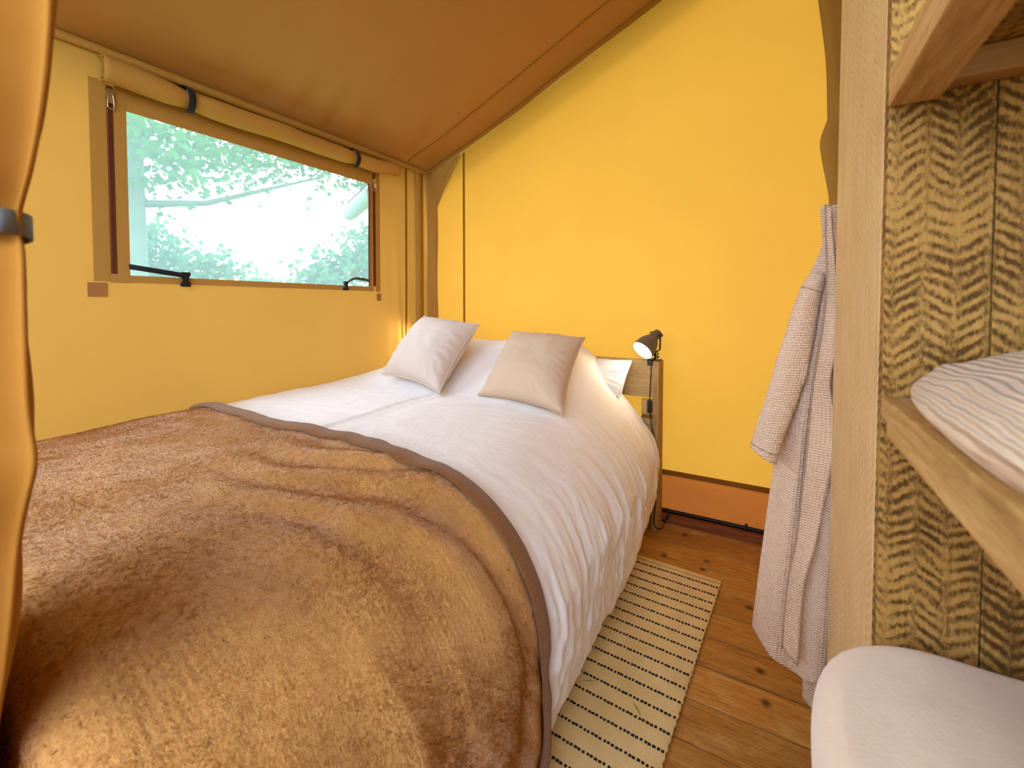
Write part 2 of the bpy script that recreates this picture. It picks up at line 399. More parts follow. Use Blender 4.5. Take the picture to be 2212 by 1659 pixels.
# ------------------------------------------------------------------ window
def window():
    w = empty('window_1', (XL, (WY0+WY1)/2, WZ0), 'clear plastic window with zips and canvas bindings in the ochre wall', 'window', kind='structure')
    t = NT('hazy_clear_vinyl'); tp = t.n('BsdfTransparent'); tp.inputs[0].default_value = (.93, .98, .97, 1)
    tr = t.n('BsdfTranslucent'); tr.inputs[0].default_value = (.70, .90, .92, 1)
    mx = t.n('MixShader'); t.set(mx, 0, .15); t.set(mx, 1, tp.outputs[0]); t.set(mx, 2, tr.outputs[0])
    gl = t.n('BsdfGlossy'); gl.inputs['Roughness'].default_value = .12
    m2 = t.n('MixShader'); t.set(m2, 0, .03); t.set(m2, 1, mx.outputs[0]); t.set(m2, 2, gl.outputs[0]); vin = t.done(m2.outputs[0])
    P = np.array([[(XL-.004+.004*perlin(y*3, z*4), y, z) for z in np.linspace(WZ0-.01, WZ1+.01, 12)] for y in np.linspace(WY0-.01, WY1+.01, 20)])
    grid('pane', P, vin, w)
    x0, x1 = XL+.001, XL+.005
    def band(n, y0, y1, z0, z1, p=0.0, mat='band'): return box(n, (x0+p, y0, z0), (x1+p, y1, z1), M[mat], w, .0012)
    band('binding', .618, .664, 1.240, 1.972); band('binding', .690, WY0+.003, 1.236, 1.972, .001)
    band('binding', .664, .690, 1.236, 1.266)
    band('binding', .722, 1.925, 1.238, WZ0+.003); band('binding', .722, 1.930, WZ1-.003, 1.985)
    band('binding', WY1-.003, 1.922, 1.236, 1.972, .001); band('binding', 1.944, 1.978, 1.236, 1.972)
    for yc, sgn, zt in ((.677, 1, 1.925), (1.932, -1, 1.90)):
        z = box('zipper', (x0, yc-.010, 1.268), (x1+.001, yc+.010, 1.96), M['zip'], w, .0008)
        for d in (-.0035, .0035):
            V = []; F = []
            for i in range(170):
                zz = 1.27+i*.0040; b = len(V)
                for a in ((-.0022, 0), (.0022, 0), (.0022, .0024), (-.0022, .0024)):
                    V += [(x1+.001, yc+d+a[0], zz+a[1]), (x1+.0032, yc+d+a[0], zz+a[1])]
                F += [(b, b+1, b+3, b+2), (b+2, b+3, b+5, b+4), (b+4, b+5, b+7, b+6), (b+6, b+7, b+1, b), (b+1, b+7, b+5, b+3)]
            mesh('zip_teeth', V, F, M['zteeth'], z)
        # slider body and pull tab
        ring = [(x1+.007, yc+.0085*math.cos(a)*(1.0), zt-.010+.012*math.sin(a)) for a in np.linspace(0, 2*math.pi, 18)]
        V = []; F = []
        pr = [(0, .022), (.008, .020), (.012, .006), (.007, -.014), (-.007, -.014), (-.012, .006), (-.008, .020)]
        for xx in (x1, x1+.008): V += [(xx, yc+a, zt+b) for a, b in pr]
        n = len(pr); F = [tuple(range(n-1, -1, -1)), tuple(range(n, 2*n))]+[(i, (i+1) % n, n+(i+1) % n, n+i) for i in range(n)]
        mesh('zip_slider', V, F, M['metal'], z)
        pts = [(x1+.011, yc+a, zt+b) for a, b in ((0, .004), (-.007, -.004), (-.0095, -.040), (-.006, -.050), (.006, -.050), (.0095, -.040), (.007, -.004), (0, .004))]
        tube('zip_pull', catmull(pts, 40), .0022, M['metal'], z, 8)
        V = [(x1+.010, yc+a, zt+b) for a, b in ((-.006, -.006), (.006, -.006), (.008, -.032), (-.008, -.032))]+[(x1+.012, yc+a, zt+b) for a, b in ((-.006, -.006), (.006, -.006), (.008, -.032), (-.008, -.032))]
        mesh('zip_tab', V, [(3, 2, 1, 0), (4, 5, 6, 7), (0, 1, 5, 4), (1, 2, 6, 5), (2, 3, 7, 6), (3, 0, 4, 7)], M['metal'], z)
    box('velcro_patch', (x0, .600, 1.182), (x1, .656, 1.234), M['patch'], w, .001)
    box('velcro_patch', (x0, 1.950, 1.180), (x1, 1.984, 1.224), M['patch'], w, .001)
    tube('pane_cord', [(XL+.008, WY1-.004, 1.885), (XL+.011, WY1+.000, 1.80), (XL+.008, WY1-.003, 1.6), (XL+.008, WY1-.004, 1.27)], .0045, M['brownweb'], w, 8, 30)
    # webbing straps with side-release buckles
    def buckle(parent, yc, zc, s=1.0):
        pr = [(-.016, .030), (.016, .030), (.017, .020), (.010, .004), (.010, -.004), (.017, -.018), (.017, -.030), (-.017, -.030), (-.017, -.018), (-.010, -.004), (-.010, .004), (-.017, .020)]
        V = [(xx, yc+a*s, zc+b*s) for xx in (x1+.004, x1+.016) for a, b in pr]; n = len(pr)
        F = [tuple(range(n-1, -1, -1)), tuple(range(n, 2*n))]+[(i, (i+1) % n, n+(i+1) % n, n+i) for i in range(n)]
        mesh('buckle', V, F, M['black'], parent)
    s1 = ribbon('webbing_strap', [(XL+.010, WY0-.002, 1.298), (XL+.014, .78, 1.290), (XL+.018, .84, 1.282), (XL+.016, .888, 1.276), (XL+.012, .903, 1.262)], [(0, 0, 1)]*3+[(0, .3, .95)]*0+[(0, 0, 1)]*2, .020, M['web'], w, .002)
    buckle(s1, .905, 1.258)
    pts = catmull([(XL+.010, WY1-.002, 1.300), (XL+.014, 1.83, 1.306), (XL+.016, 1.78, 1.308), (XL+.016, 1.735, 1.292), (XL+.012, 1.716, 1.268)], 20)
    s2 = ribbon('webbing_strap', pts, (0, .25, .97), .016, M['brownweb'], w, .002)
    buckle(s2, 1.710, 1.262, .85)
    return w
window()

def rolled_flap():
    r0 = empty('rolled_window_flap', (XL, 1.36, 1.95), 'ochre canvas window flap rolled up and tied above the window', 'window flap')
    ysn = np.linspace(.640, 2.082, 90); th = np.linspace(0, 2*math.pi*1.75, 60); P = []
    for y in ysn:
        pinch = .011*math.exp(-((y-.915)/.05)**2)+.008*math.exp(-((y-1.745)/.04)**2)
        R = .048-.008*(y-.64)/1.44-pinch+.004*float(perlin(y*7, 2.2))
        zc = 1.990-.006*math.sin((y-.64)/1.44*math.pi)+.004*float(perlin(y*5, 8))+.012*sst(1.9, 2.08, y); xc = XL+.054
        row = []
        for t_ in th:
            rr = R*(1-.042*t_)*(1+.05*math.sin(t_*3+y*9)); a = math.pi*.62-t_
            row.append((xc+rr*math.cos(a)*.98, y, zc+rr*math.sin(a)*1.05))
        P.append(row)
    P = np.array(P); grid('canvas_roll', P, M['wall'], r0, .0025)
    # free tail that joins the roll to the wall seam
    P = np.array([[(XL+.006+.05*a*a, y, 2.058-.016*a) for a in np.linspace(0, 1, 5)] for y in ysn]); grid('fixed_edge', P, M['wall'], r0, .002)
    for y, wv in ((.915, .026), (1.748, .024)):
        a = np.linspace(math.pi*.75, -math.pi*.55, 24)
        pts = [(XL+.006, y-.030, 2.060)]+[(XL+.054+.046*math.cos(k), y-.016+.018*i/24, 1.988+.050*math.sin(k)) for i, k in enumerate(a)]
        ribbon('tie_strap', pts, (0, 1, 0), wv, M['web'], r0, .002)
rolled_flap()

# ------------------------------------------------------------------ outside: trees and awning roll
def outside():
    bark = plain('grey_green_bark', (78, 94, 76), .9, var=.25, scale=9)
    def leafmat(n, a, b):
        t = NT(n); v = t.noise(t.coord(), 3, 3)
        col = t.ramp(v, [(.3, lin(*a)), (.7, lin(*b))]); d = t.n('BsdfDiffuse'); t.set(d, 0, col); tr = t.n('BsdfTranslucent'); t.set(tr, 0, col)
        m = t.n('MixShader'); t.set(m, 0, .45); t.set(m, 1, d.outputs[0]); t.set(m, 2, tr.outputs[0]); return t.done(m.outputs[0])
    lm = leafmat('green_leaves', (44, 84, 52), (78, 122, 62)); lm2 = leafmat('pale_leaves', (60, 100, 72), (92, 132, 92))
    shape = [(0, -.5), (.28, -.22), (.5, .05), (.2, .2), (0, .55), (-.2, .2), (-.5, .05), (-.28, -.22)]
    def leaves(name, centers, per, spread, size, mat, parent, seed):
        rg = np.random.RandomState(seed); V = []; F = []
        for c in centers:
            for _ in range(per):
                p = np.array(c)+rg.randn(3)*np.array(spread); s = size*rg.uniform(.7, 1.3)
                q = rg.randn(3); q /= np.linalg.norm(q); e1 = np.cross(q, (0.1, .2, 1)); e1 /= np.linalg.norm(e1); e2 = np.cross(q, e1)
                b = len(V); V += [tuple(p+e1*a*s+e2*d*s) for a, d in shape]; F.append(tuple(range(b, b+8)))
        o = mesh(name, V, F, mat, parent); o['kind'] = 'stuff'; return o
    rg = np.random.RandomState(5)
    t = empty('broadleaf_tree', (-8, 2.78, -.3), 'leafy green tree with a straight grey trunk seen through the window', 'tree')
    tube('trunk', [(-8, 2.78, -.4), (-8.02, 2.80, 1.5), (-8, 2.78, 3.5), (-8.05, 2.85, 6.5)], [.17, .145, .13, .09], bark, t, 14)
    tips = [[(-8, 2.8, 2.62), (-7.7, 3.6, 2.75), (-7.4, 4.5, 3.15), (-7.2, 5.3, 3.5)], [(-8, 2.8, 3.6), (-7.5, 3.8, 4.2), (-7.0, 5.2, 4.6), (-6.8, 6.6, 4.7)], [(-8, 2.8, 3.1), (-8.2, 2.3, 3.6), (-8.3, 1.8, 4.4)], [(-8, 2.8, 4.4), (-7.2, 4.6, 5.6), (-6.8, 6.2, 5.9)]]
    for k, b in enumerate(tips): tube('branch', b, [.06, .045, .03, .02][:len(b)], bark, t, 8, 0)
    cen = []
    for _ in range(120):
        y = rg.uniform(2.0, 8.2); x = rg.uniform(-8.6, -6.2); d = -x*.509+y*.861
        zt = 1.15+.44*d*rg.uniform(.62, 1.08)
        if y > 5: zt -= .10*(y-5)
        cen.append((x, y, zt))
    leaves('foliage', cen, 44, (.32, .36, .20), .115, lm, t, 11)
    b1 = empty('leafy_bush', (-9.0, 3.2, -.3), 'pale leafy bush growing beside the tree trunk', 'bush')
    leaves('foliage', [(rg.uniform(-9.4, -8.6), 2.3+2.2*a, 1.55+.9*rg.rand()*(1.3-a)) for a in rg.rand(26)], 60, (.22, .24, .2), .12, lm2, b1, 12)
    tube('stem', [(-9.0, 3.2, -.4), (-9.0, 3.2, 2.0)], [.05, .02], bark, b1, 8)
    b2 = empty('leafy_shrub', (-7.2, 6.6, -.3), 'tall pale shrub standing beyond the rolled awning', 'shrub')
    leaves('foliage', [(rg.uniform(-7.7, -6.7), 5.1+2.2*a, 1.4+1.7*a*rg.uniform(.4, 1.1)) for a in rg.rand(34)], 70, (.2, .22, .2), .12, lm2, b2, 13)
    tube('stem', [(-7.2, 6.6, -.4), (-7.2, 6.6, 2.2)], [.06, .02], bark, b2, 8)
    h = empty('distant_hedge', (-38, 24, -.3), 'low pale hedge far off on the horizon', 'hedge')
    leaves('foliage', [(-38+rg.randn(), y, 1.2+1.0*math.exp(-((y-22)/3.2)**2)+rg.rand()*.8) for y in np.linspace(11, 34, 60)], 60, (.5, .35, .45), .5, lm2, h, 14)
    tube('stem', [(-38, 24, -.5), (-38, 24, 1.5)], [.1, .05], bark, h, 6)
    a = empty('awning_roll', (-2.2, 2.0, 1.8), 'pale rolled canvas awning hanging outside the window', 'awning')
    pts = catmull([(-2.205, 2.003, 1.862), (-2.30, 2.03, 1.845), (-2.45, 2.075, 1.81), (-2.58, 2.112, 1.782)], 14)
    tube('canvas_roll', pts, [.048]*12+[.046, .04], fabric('pale_awning_canvas', (120, 142, 134)), a, 18)
    tube('cord', [(-2.15, 1.96, 1.94), (-2.56, 2.09, 1.86)], .006, M['brownweb'], a, 6)
outside()

# ------------------------------------------------------------------ bed
def bed():
    b = empty('wooden_bed', (-1.28, 1.3, 0), 'scaffold wood double bed with plank headboard under white bedding', 'bed')
    for x0 in (-.525, -2.085): box('headboard_post', (x0, 2.285, 0), (x0+.030, 2.385, .868), M['bedwoodv'], b, .002)
    for z0, z1 in ((.675, .868), (.37, .56)): box('headboard_plank', (-2.055, 2.33, z0), (-.526, 2.36, z1), M['bedwood'], b, .002)
    for x0 in (-.60, -2.05): box('leg', (x0, 2.362, 0), (x0+.055, 2.40, .60), M['bedwoodv'], b, .002)
    box('bracket', (-.585, 2.30, .59), (-.527, 2.329, .668), M['bedwoodv'], b, .002)
    for x0 in (-.575, -2.085): box('side_rail', (x0, .28, .22), (x0+.03, 2.33, .41), M['bedwood'], b, .002)
    for x0, zb in ((-.60, .0135), (-2.08, 0)): box('leg', (x0, .28, zb), (x0+.05, .33, .22), M['bedwoodv'], b, .002)
    box('foot_rail', (-2.055, .28, .22), (-.576, .31, .41), M['bedwood'], b, .002)
    for i in range(14): box('slat', (-2.055, .36+.14*i, .385), (-.576, .45+.14*i, .405), M['bedwood'], b, .001)
bed()
def mattress():
    white = fabric('mattress_ticking', (226, 214, 196), .9)
    bm = bmesh.new(); bmesh.ops.create_cube(bm, size=1)
    for v in bm.verts: v.co = Vector((v.co.x*1.44-1.35, v.co.y*1.96+1.295, v.co.z*.235+.523))
    bmesh.ops.bevel(bm, geom=bm.edges[:], offset=.05, segments=5, affect='EDGES')
    me = bpy.data.meshes.new('mattress'); bm.to_mesh(me); bm.free()
    r = empty('mattress', (-1.32, 1.305, .405), 'thick white mattress with dark piping under the duvet', 'mattress')
    link('mattress_body', me, white, r, True)
    for z in (.615, .412):
        pts = []
        for cx, cy, a0 in ((-.683, 2.222, 0), (-2.017, 2.222, 90), (-2.017, .368, 180), (-.683, .368, 270)):
            pts += [(cx+.053*math.cos(math.radians(a0+a)), cy+.053*math.sin(math.radians(a0+a)), z-.02 if z > .5 else z+.02) for a in range(0, 91, 15)]
        pts.append(pts[0]); tube('piping', pts, .0045, fabric('dark_piping', (74, 66, 58)), r, 8)
mattress()

# soft pillow from four corners
def soft(cor, thick, n=40, pinch=.10, seed=0, wr=.006, side=1):
    """cor: BL, BR, TR, TL (numpy); returns front or back grid and the outline"""
    BL, BR, TR, TL = [np.array(c, float) for c in cor]
    nrm = np.cross(BR-BL, TL-BL); nrm /= np.linalg.norm(nrm)
    a = np.linspace(-1, 1, n); A, B = np.meshgrid(a, a, indexing='ij')
    # edges bow inward between the corners
    A2 = A*(1-pinch*.55*(1-B*B)*np.abs(A)**2); B2 = B*(1-pinch*.55*(1-A*A)*np.abs(B)**2)
    u = (A2+1)/2; v = (B2+1)/2
    P = (BL*((1-u)*(1-v))[..., None]+BR*(u*(1-v))[..., None]+TR*(u*v)[..., None]+TL*((1-u)*v)[..., None])
    prof = np.clip((1-np.abs(A)**2.6)*(1-np.abs(B)**2.6), 0, 1)**.55
    edge = np.clip(1-prof, 0, 1)
    h = thick/2*prof*(1+.10*perlin(A*1.6+seed, B*1.6+3*seed))
    ang = np.arctan2(B, A); rad = np.maximum(np.abs(A), np.abs(B))
    h = h+wr*np.sin(ang*26+4*perlin(A*3+seed, B*3))*sst(.55, .95, rad)*prof*1.6*np.clip(perlin(ang*2.2+seed*7, rad+seed)+.35, 0, 1)
    h = h+wr*.5*fbm(A*4+seed*5, B*4, 3)*prof
    return P+side*nrm[None, None]*h[..., None]
def cushion(name, cor, thick, mat, pipe, label, cat, group, seed, base, pinch=.20):
    r = empty(name, base, label, cat, group)
    F = soft(cor, thick, 44, pinch, seed, .011, 1); B = soft(cor, thick*.9, 44, pinch, seed+3, .008, -1)
    n = 44; V = np.vstack([F.reshape(-1, 3), B.reshape(-1, 3)]); idx = np.arange(n*n).reshape(n, n); f = []
    for i in range(n-1):
        for j in range(n-1):
            q = (idx[i, j], idx[i+1, j], idx[i+1, j+1], idx[i, j+1]); f.append(q); f.append(tuple(k+n*n for k in reversed(q)))
    o = mesh('cover', V, f, mat, r, True); m = o.modifiers.new('weld', 'WELD'); m.merge_threshold = .0004
    rim = [F[i, 0] for i in range(n)]+[F[n-1, j] for j in range(1, n)]+[F[i, n-1] for i in range(n-2, -1, -1)]+[F[0, j] for j in range(n-2, 0, -1)]
    rim.append(rim[0]); tube('piping', rim, .0042, pipe, r, 8)
    return r
pinkish = fabric('pale_blush_cotton', (206, 190, 178), .8, 900, .08, .1); pinkpipe = fabric('blush_piping', (206, 182, 160))
beige = fabric('sand_cotton', (204, 178, 152), .8, 900, .08, .1); beigepipe = fabric('sand_piping', (188, 158, 128))
cushion('throw_cushion', [(-1.765, 1.645, .790), (-1.310, 1.565, .752), (-1.300, 1.872, 1.055), (-1.748, 1.955, 1.088)], .20, pinkish, pinkpipe, 'pale blush throw cushion leaning on the pillows by the window wall', 'cushion', 'throw cushions on the bed', 1, (-1.54, 1.6, .75))
cushion('throw_cushion', [(-1.130, 1.615, .752), (-.688, 1.548, .735), (-.735, 1.885, 1.005), (-1.145, 1.945, 1.018)], .185, beige, beigepipe, 'darker sand-beige throw cushion leaning on the pillows towards the lamp', 'cushion', 'throw cushions on the bed', 2, (-.91, 1.6, .74))
linen = fabric('white_pillow_cotton', (240, 234, 232), .85, 900, .06, .05)
for k, (xa, xb) in enumerate(((-1.30, -.630), (-1.97, -1.40))):
    cushion('bed_pillow', [(xa, 1.99, .70), (xb-.025, 2.17, .70), (xb-.004, 2.285, .862), (xa, 2.26, .855)], .10, linen, linen, ['white bed pillow against the headboard beside the lit lamp, its corner bare of the duvet', 'white bed pillow against the headboard in the corner by the window wall, under the duvet'][k], 'pillow', 'white bed pillows', 5+k, ((xa+xb)/2, 2.2, .72), .03)

# the duvet: one draped surface over mattress and pillows
PROF = np.array([(-2.118, -.035), (-2.06, -.010), (-1.9, 0), (-1.4, 0), (-1.0, 0), (-.80, -.012), (-.70, -.034), (-.615, -.075), (-.545, -.135), (-.497, -.215), (-.476, -.30)])
def profile(n):
    c = resample(catmull(PROF, 160), 120); return c
_pc = profile(120); _d = np.r_[0, np.cumsum(np.linalg.norm(np.diff(_pc, axis=0), axis=1))]
TOPLEN = _d[-1]
def drape(s, y):
    """s: length across the bed from the wall, y along the bed -> point on the bedding"""
    s = np.asarray(s, float); y = np.asarray(y, float)
    x = np.interp(s, _d, _pc[:, 0]); dz = np.interp(s, _d, _pc[:, 1])
    hang = np.clip(s-TOPLEN, 0, None)
    zt = .692+.026*sst(.3, 1.7, y)
    pill = .95*np.exp(-((x+1.62)/.34)**4)+np.exp(-((x+1.0)/.34)**4)
    hump = .185*sst(1.60, 2.14, y)*np.clip(pill, 0, 1.1)*sst(-.58, -.95, x)+.045*sst(1.5, 2.1, y)*sst(-.5, -.75, x)
    z = zt+dz+hump
    rnd = .05*sst(1.6, 2.2, y)       # the head end is pulled in and rounder
    x = x-rnd*sst(-.9, -.5, x)+.012*np.sin(hang*9)*1.0-.075*hang
    z = z-hang
    return x, y, z, hang
def duvet():
    t = NT('white_duvet_cotton'); c = t.coord(); fine = t.noise(c, 500, 2, .7); cr = t.noise(t.coord(scale=(1, 1, .6)), 26, 5, .62, 1.2)
    col = lin(242, 239, 239)
    h = t.math('ADD', t.math('MULTIPLY', cr, 1.0), t.math('MULTIPLY', fine, .06))
    sh = t.bsdf(col, .8, t.bump(h, .32, .007), 0, .1, .2); mat = t.done(sh)
    L = TOPLEN+.35; ns, nt = 300, 300
    s = np.linspace(0, L, ns); y = np.linspace(.30, 2.266, nt)
    SS, YY = np.meshgrid(s, y, indexing='ij')
    x, yy, z, hang = drape(SS, YY)
    Lh = .35-.09*sst(1.75, 2.26, YY)+.020*perlin(YY*3.1, 4.4)
    # shorten the hang towards the head
    SS2 = np.where(SS > TOPLEN, TOPLEN+(SS-TOPLEN)*Lh/.35, SS); x, yy, z, hang = drape(SS2, YY)
    side = sst(TOPLEN-.30, TOPLEN+.05, SS2); top = 1-side
    # creases
    w1 = fbm(x*3.2+1, YY*2.4, 4); cre = ridged(x*5.0+.6*w1, YY*6.5+.8*w1, 4); ripple = np.sin(YY*34+5*w1+6*perlin(YY*2.2, hang*3))
    fold = ridged(YY*5.2+1.2*perlin(hang*3, YY*3)+hang*1.6, hang*1.1+2.0, 3)
    n = .010*w1*top+.0028*cre*top+side*(.009*fold+.013*cre+.011*ridged(YY*8.5+1.5*w1+hang*3.5, hang*6-YY*2.0+1.2*w1, 3)+.010*fbm(YY*4.5, hang*3.5+3, 2))
    under = 1-sst(.84, .93, YY)            # pressed flat under the blanket
    n = n*(1-.9*under*side)-.020*under*side; n = n*(1-.8*under*top)-.012*under*top
    zt = n*(1-side*.85); xo = n*side
    # seam crease along the middle and slight dip between the pillows
    zt = zt+.010*np.exp(-((x+1.36+.04*(YY-1.2))/.012)**2)*sst(.8, 1.0, YY)*sst(1.75, 1.6, YY)-.006*np.exp(-((x+1.30)/.03)**2)*sst(.8, 1.0, YY)*sst(1.75, 1.6, YY)
    puff = .020*np.sin(np.clip((YY-.3)/2, 0, 1)*math.pi)
    wallgap = sst(0, .05, SS)
    P = np.stack([x+xo, yy, z+zt*wallgap+puff*top], 2)
    # head edge tucks down behind the pillow, hem curls in a little
    tk = sst(2.20, 2.295, YY); P[..., 2] -= .02*tk**2*top*sst(-.75, -1.1, P[..., 0])
    P[..., 0] -= .02*sst(.26, .36, hang)
    # pinned against the wall
    P[..., 0] = np.maximum(P[..., 0], XL+.018)
    o = grid('duvet', P, mat, None, .012, off=-1)
    tag(o, 'crumpled white cotton duvet spread over the bed and hanging over its side', 'duvet')
duvet()

def blanket():
    t = NT('brown_fleece'); uv = t.coord('UV'); s = t.sep(uv); ob = t.coord()
    big = t.noise(ob, 4.2, 4, .6); fuzz = t.noise(ob, 130, 4, .75); tuft = t.noise(t.coord(scale=(1, 1.6, 1)), 48, 3, .7)
    wv = t.math('SINE', t.math('ADD', t.math('MULTIPLY', s[1], 6.2832/.0125), t.math('MULTIPLY', t.noise(ob, 5, 2), 9)))
    mask = t.n('MapRange'); t.set(mask, 'Value', t.noise(ob, 3.1, 3)); t.set(mask, 'From Min', .42); t.set(mask, 'From Max', .62)
    rib = t.math('MULTIPLY', wv, mask.outputs[0])
    f = t.math('ADD', t.math('ADD', t.math('MULTIPLY', big, .85), t.math('MULTIPLY', fuzz, .30)), t.math('ADD', t.math('MULTIPLY', tuft, .22), t.math('MULTIPLY', rib, .03)))
    col = t.ramp(big, [(.3, lin(200, 147, 82)), (.7, lin(216, 164, 98))])
    h = t.math('ADD', t.math('ADD', t.math('MULTIPLY', fuzz, .9), t.math('MULTIPLY', tuft, .8)), t.math('MULTIPLY', rib, .10))
    mat = t.done(t.bsdf(col, .95, t.bump(h, .9, .005), 0, .55, .05)); M['fleece'] = mat
    t = NT('brown_fleece_fibre'); ob = t.coord(); big = t.noise(ob, 4.2, 4, .6); tu = t.noise(t.coord(scale=(1, 1.4, 1)), 60, 3, .7)
    f = t.math('ADD', t.math('MULTIPLY', big, .75), t.math('MULTIPLY', tu, .5))
    M['pile'] = t.done(t.bsdf(t.ramp(big, [(.3, lin(208, 154, 88)), (.7, lin(228, 176, 108))]), .95, None, 0, 0, .02))
    fc = t.out.inputs['Surface'].links[0].from_node; src = fc.inputs['Base Color'].links[0].from_socket
    df = t.n('BsdfDiffuse'); t.set(df, 0, src); tl = t.n('BsdfTranslucent'); t.set(tl, 0, src); mx = t.n('MixShader'); t.set(mx, 0, .5); t.set(mx, 1, df.outputs[0]); t.set(mx, 2, tl.outputs[0])
    t.t.links.new(mx.outputs[0], t.out.inputs['Surface']); t.t.nodes.remove(fc)
    t = NT('brown_fleece_hem'); fz = t.noise(t.coord(), 160, 4, .75)
    M['hem'] = t.done(t.bsdf(t.ramp(fz, [(.3, lin(128, 82, 38)), (.75, lin(144, 96, 50))]), .95, t.bump(fz, .9, .005), 0, .4, .05))
    L = TOPLEN+.385; ns, nt = 300, 220
    s_ = np.linspace(.015, L, ns); tt = np.linspace(-.50, .885-.215, nt)      # tt<0 hangs over the foot
    SS, TT = np.meshgrid(s_, tt, indexing='ij')
    r = .07
    ang = np.clip(-TT/r, 0, math.pi/2)
    yy = np.where(TT >= 0, .215+TT, .215-r*np.sin(ang)); drop = np.where(TT >= 0, 0, r*(1-np.cos(ang))+np.clip(-TT-r*math.pi/2, 0, None))
    x, _, z, hang = drape(SS, np.clip(yy, .215, 3))
    side = sst(TOPLEN-.34, TOPLEN+.04, SS); top = 1-side
    w1 = fbm(x*2.2+4, yy*2.4, 3)
    # long soft folds that fan out of the top right edge and turn down the side
    q = yy*1.0-.34*sst(-1.15, -.55, x)*(yy-.2)+.16*hang
    fan = np.sin(q*50+2.6*w1+1.3*perlin(x*3, yy*7))*sst(-1.5, -.8, x)*sst(.35, .72, yy)*sst(.90, .80, yy)
    dfold = ridged(yy*4.0-hang*2.6+.5*w1, hang*.8+7, 2)
    n = .016*w1*top+.012*fan*(1-.3*side)+side*(.020*dfold+.010*w1)+.004*fbm(x*9, yy*9, 3)
    n = n*sst(.0, .04, SS)+.004
    off = .022
    P = np.stack([x+(n+off-.006)*side, yy-.5*(n+.004)*sst(.215, .15, yy), z-drop*(1-.75*side)+(n+off)*np.sqrt(np.clip(1-side**2, 0, 1))+.020*np.sin(np.clip((yy-.3)/2, 0, 1)*math.pi)*top], 2)
    # edge wanders slightly and rises a touch at the wall
    ed = sst(.80, .885, yy); P[..., 1] += ed*(.012*perlin(x*4+3, 2.0)+.012*perlin(hang*5, 6.1)*side+.05*sst(-1.55, -2.1, x))
    P[..., 2] = np.maximum(P[..., 2], .035); P[..., 0] = np.maximum(P[..., 0], XL+.022)
    b = empty('fleece_blanket', (-1.3, .5, .70), 'fuzzy brown fleece blanket covering the foot half of the bed', 'blanket')
    o = grid('fleece', P, mat, b, .012, off=-1)
    # the pile: short brushed fibres, one small blade each
    def pile(name, G, count, length, width, mt, seed, parent):
        rg = np.random.RandomState(seed); nu, nv = G.shape[:2]
        du = np.gradient(G, axis=0); dv = np.gradient(G, axis=1); N = np.cross(du, dv); ar = np.linalg.norm(N, axis=2); N = N/np.maximum(ar, 1e-9)[..., None]
        if N[nu//2, nv//2, 2] < 0: N = -N
        w = ar[:-1, :-1].ravel(); cell = rg.choice(len(w), count, p=w/w.sum()); i = cell//(nv-1); j = cell % (nv-1)
        a = rg.rand(count, 1); b = rg.rand(count, 1)
        p = (G[i, j]*(1-a)+G[i+1, j]*a)*(1-b)+(G[i, j+1]*(1-a)+G[i+1, j+1]*a)*b; n = N[i, j]
        tx = du[i, j]/np.linalg.norm(du[i, j], axis=1)[:, None]; ty = dv[i, j]/np.linalg.norm(dv[i, j], axis=1)[:, None]
        ang = 2.2*math.pi*fbm(p[:, 0]*2.6+5, p[:, 1]*2.6+p[:, 2]*2, 2)+1.2*perlin(p[:, 0]*38, p[:, 1]*38+p[:, 2]*30)+rg.randn(count)*.5
        lay = (np.cos(ang)[:, None]*tx+np.sin(ang)[:, None]*ty)
        rib = .5+.5*np.sin(p[:, 1]*2*math.pi/.0125+5*perlin(p[:, 0]*4, p[:, 1]*4))
        tuft = .65+.9*np.clip(perlin(p[:, 0]*70, p[:, 1]*70+p[:, 2]*55)+.25, 0, 1)+.25*rib
        ln = length*tuft*rg.uniform(.7, 1.2, count)
        d = n*.55+lay*.95+rg.randn(count, 3)*.20; d /= np.linalg.norm(d, axis=1)[:, None]
        sd = np.cross(d, n+rg.randn(count, 3)*.4); sd /= np.maximum(np.linalg.norm(sd, axis=1), 1e-6)[:, None]
        wv = width*rg.uniform(.7, 1.3, count)[:, None]
        V = np.empty((count*3, 3), np.float32); V[0::3] = p-sd*wv/2-n*.001; V[1::3] = p+sd*wv/2-n*.001; V[2::3] = p+d*ln[:, None]
        me = bpy.data.meshes.new(name); me.vertices.add(count*3); me.vertices.foreach_set('co', V.ravel())
        me.loops.add(count*3); me.loops.foreach_set('vertex_index', np.arange(count*3, dtype=np.int32))
        me.polygons.add(count); me.polygons.foreach_set('loop_start', np.arange(0, count*3, 3, dtype=np.int32)); me.polygons.foreach_set('use_smooth', np.ones(count, bool))
        me.update(); me.validate()
        nn = n*.8+lay*.12+rg.randn(count, 3)*.18; nn /= np.linalg.norm(nn, axis=1)[:, None]; NN = np.repeat(nn, 3, 0)
        me.normals_split_custom_set_from_vertices([tuple(k) for k in NN])
        o2 = link(name, me, mt, parent); o2['kind'] = 'stuff'; return o2
    pile('fleece_pile', P, 420000, .0055, .0017, M['pile'], 21, b)
    # hem band that borders the top edge
    E_ = P[:, -1]; D_ = P[:, -8]; dirv = E_-D_; dirv /= np.linalg.norm(dirv, axis=1)[:, None]
    nr = np.cross(np.gradient(E_, axis=0), dirv); nr /= np.linalg.norm(nr, axis=1)[:, None]
    nr[nr[:, 2]+nr[:, 0] < 0] *= -1
    H = []
    for a in np.linspace(0, 1, 9):
        th = math.pi*a; H.append(E_-dirv*(.022*math.cos(th)*1.0+.002)+nr*(.0035+.008*math.sin(th)))
    grid('hem_border', np.array(H), M['hem'], b, .006, off=-1)
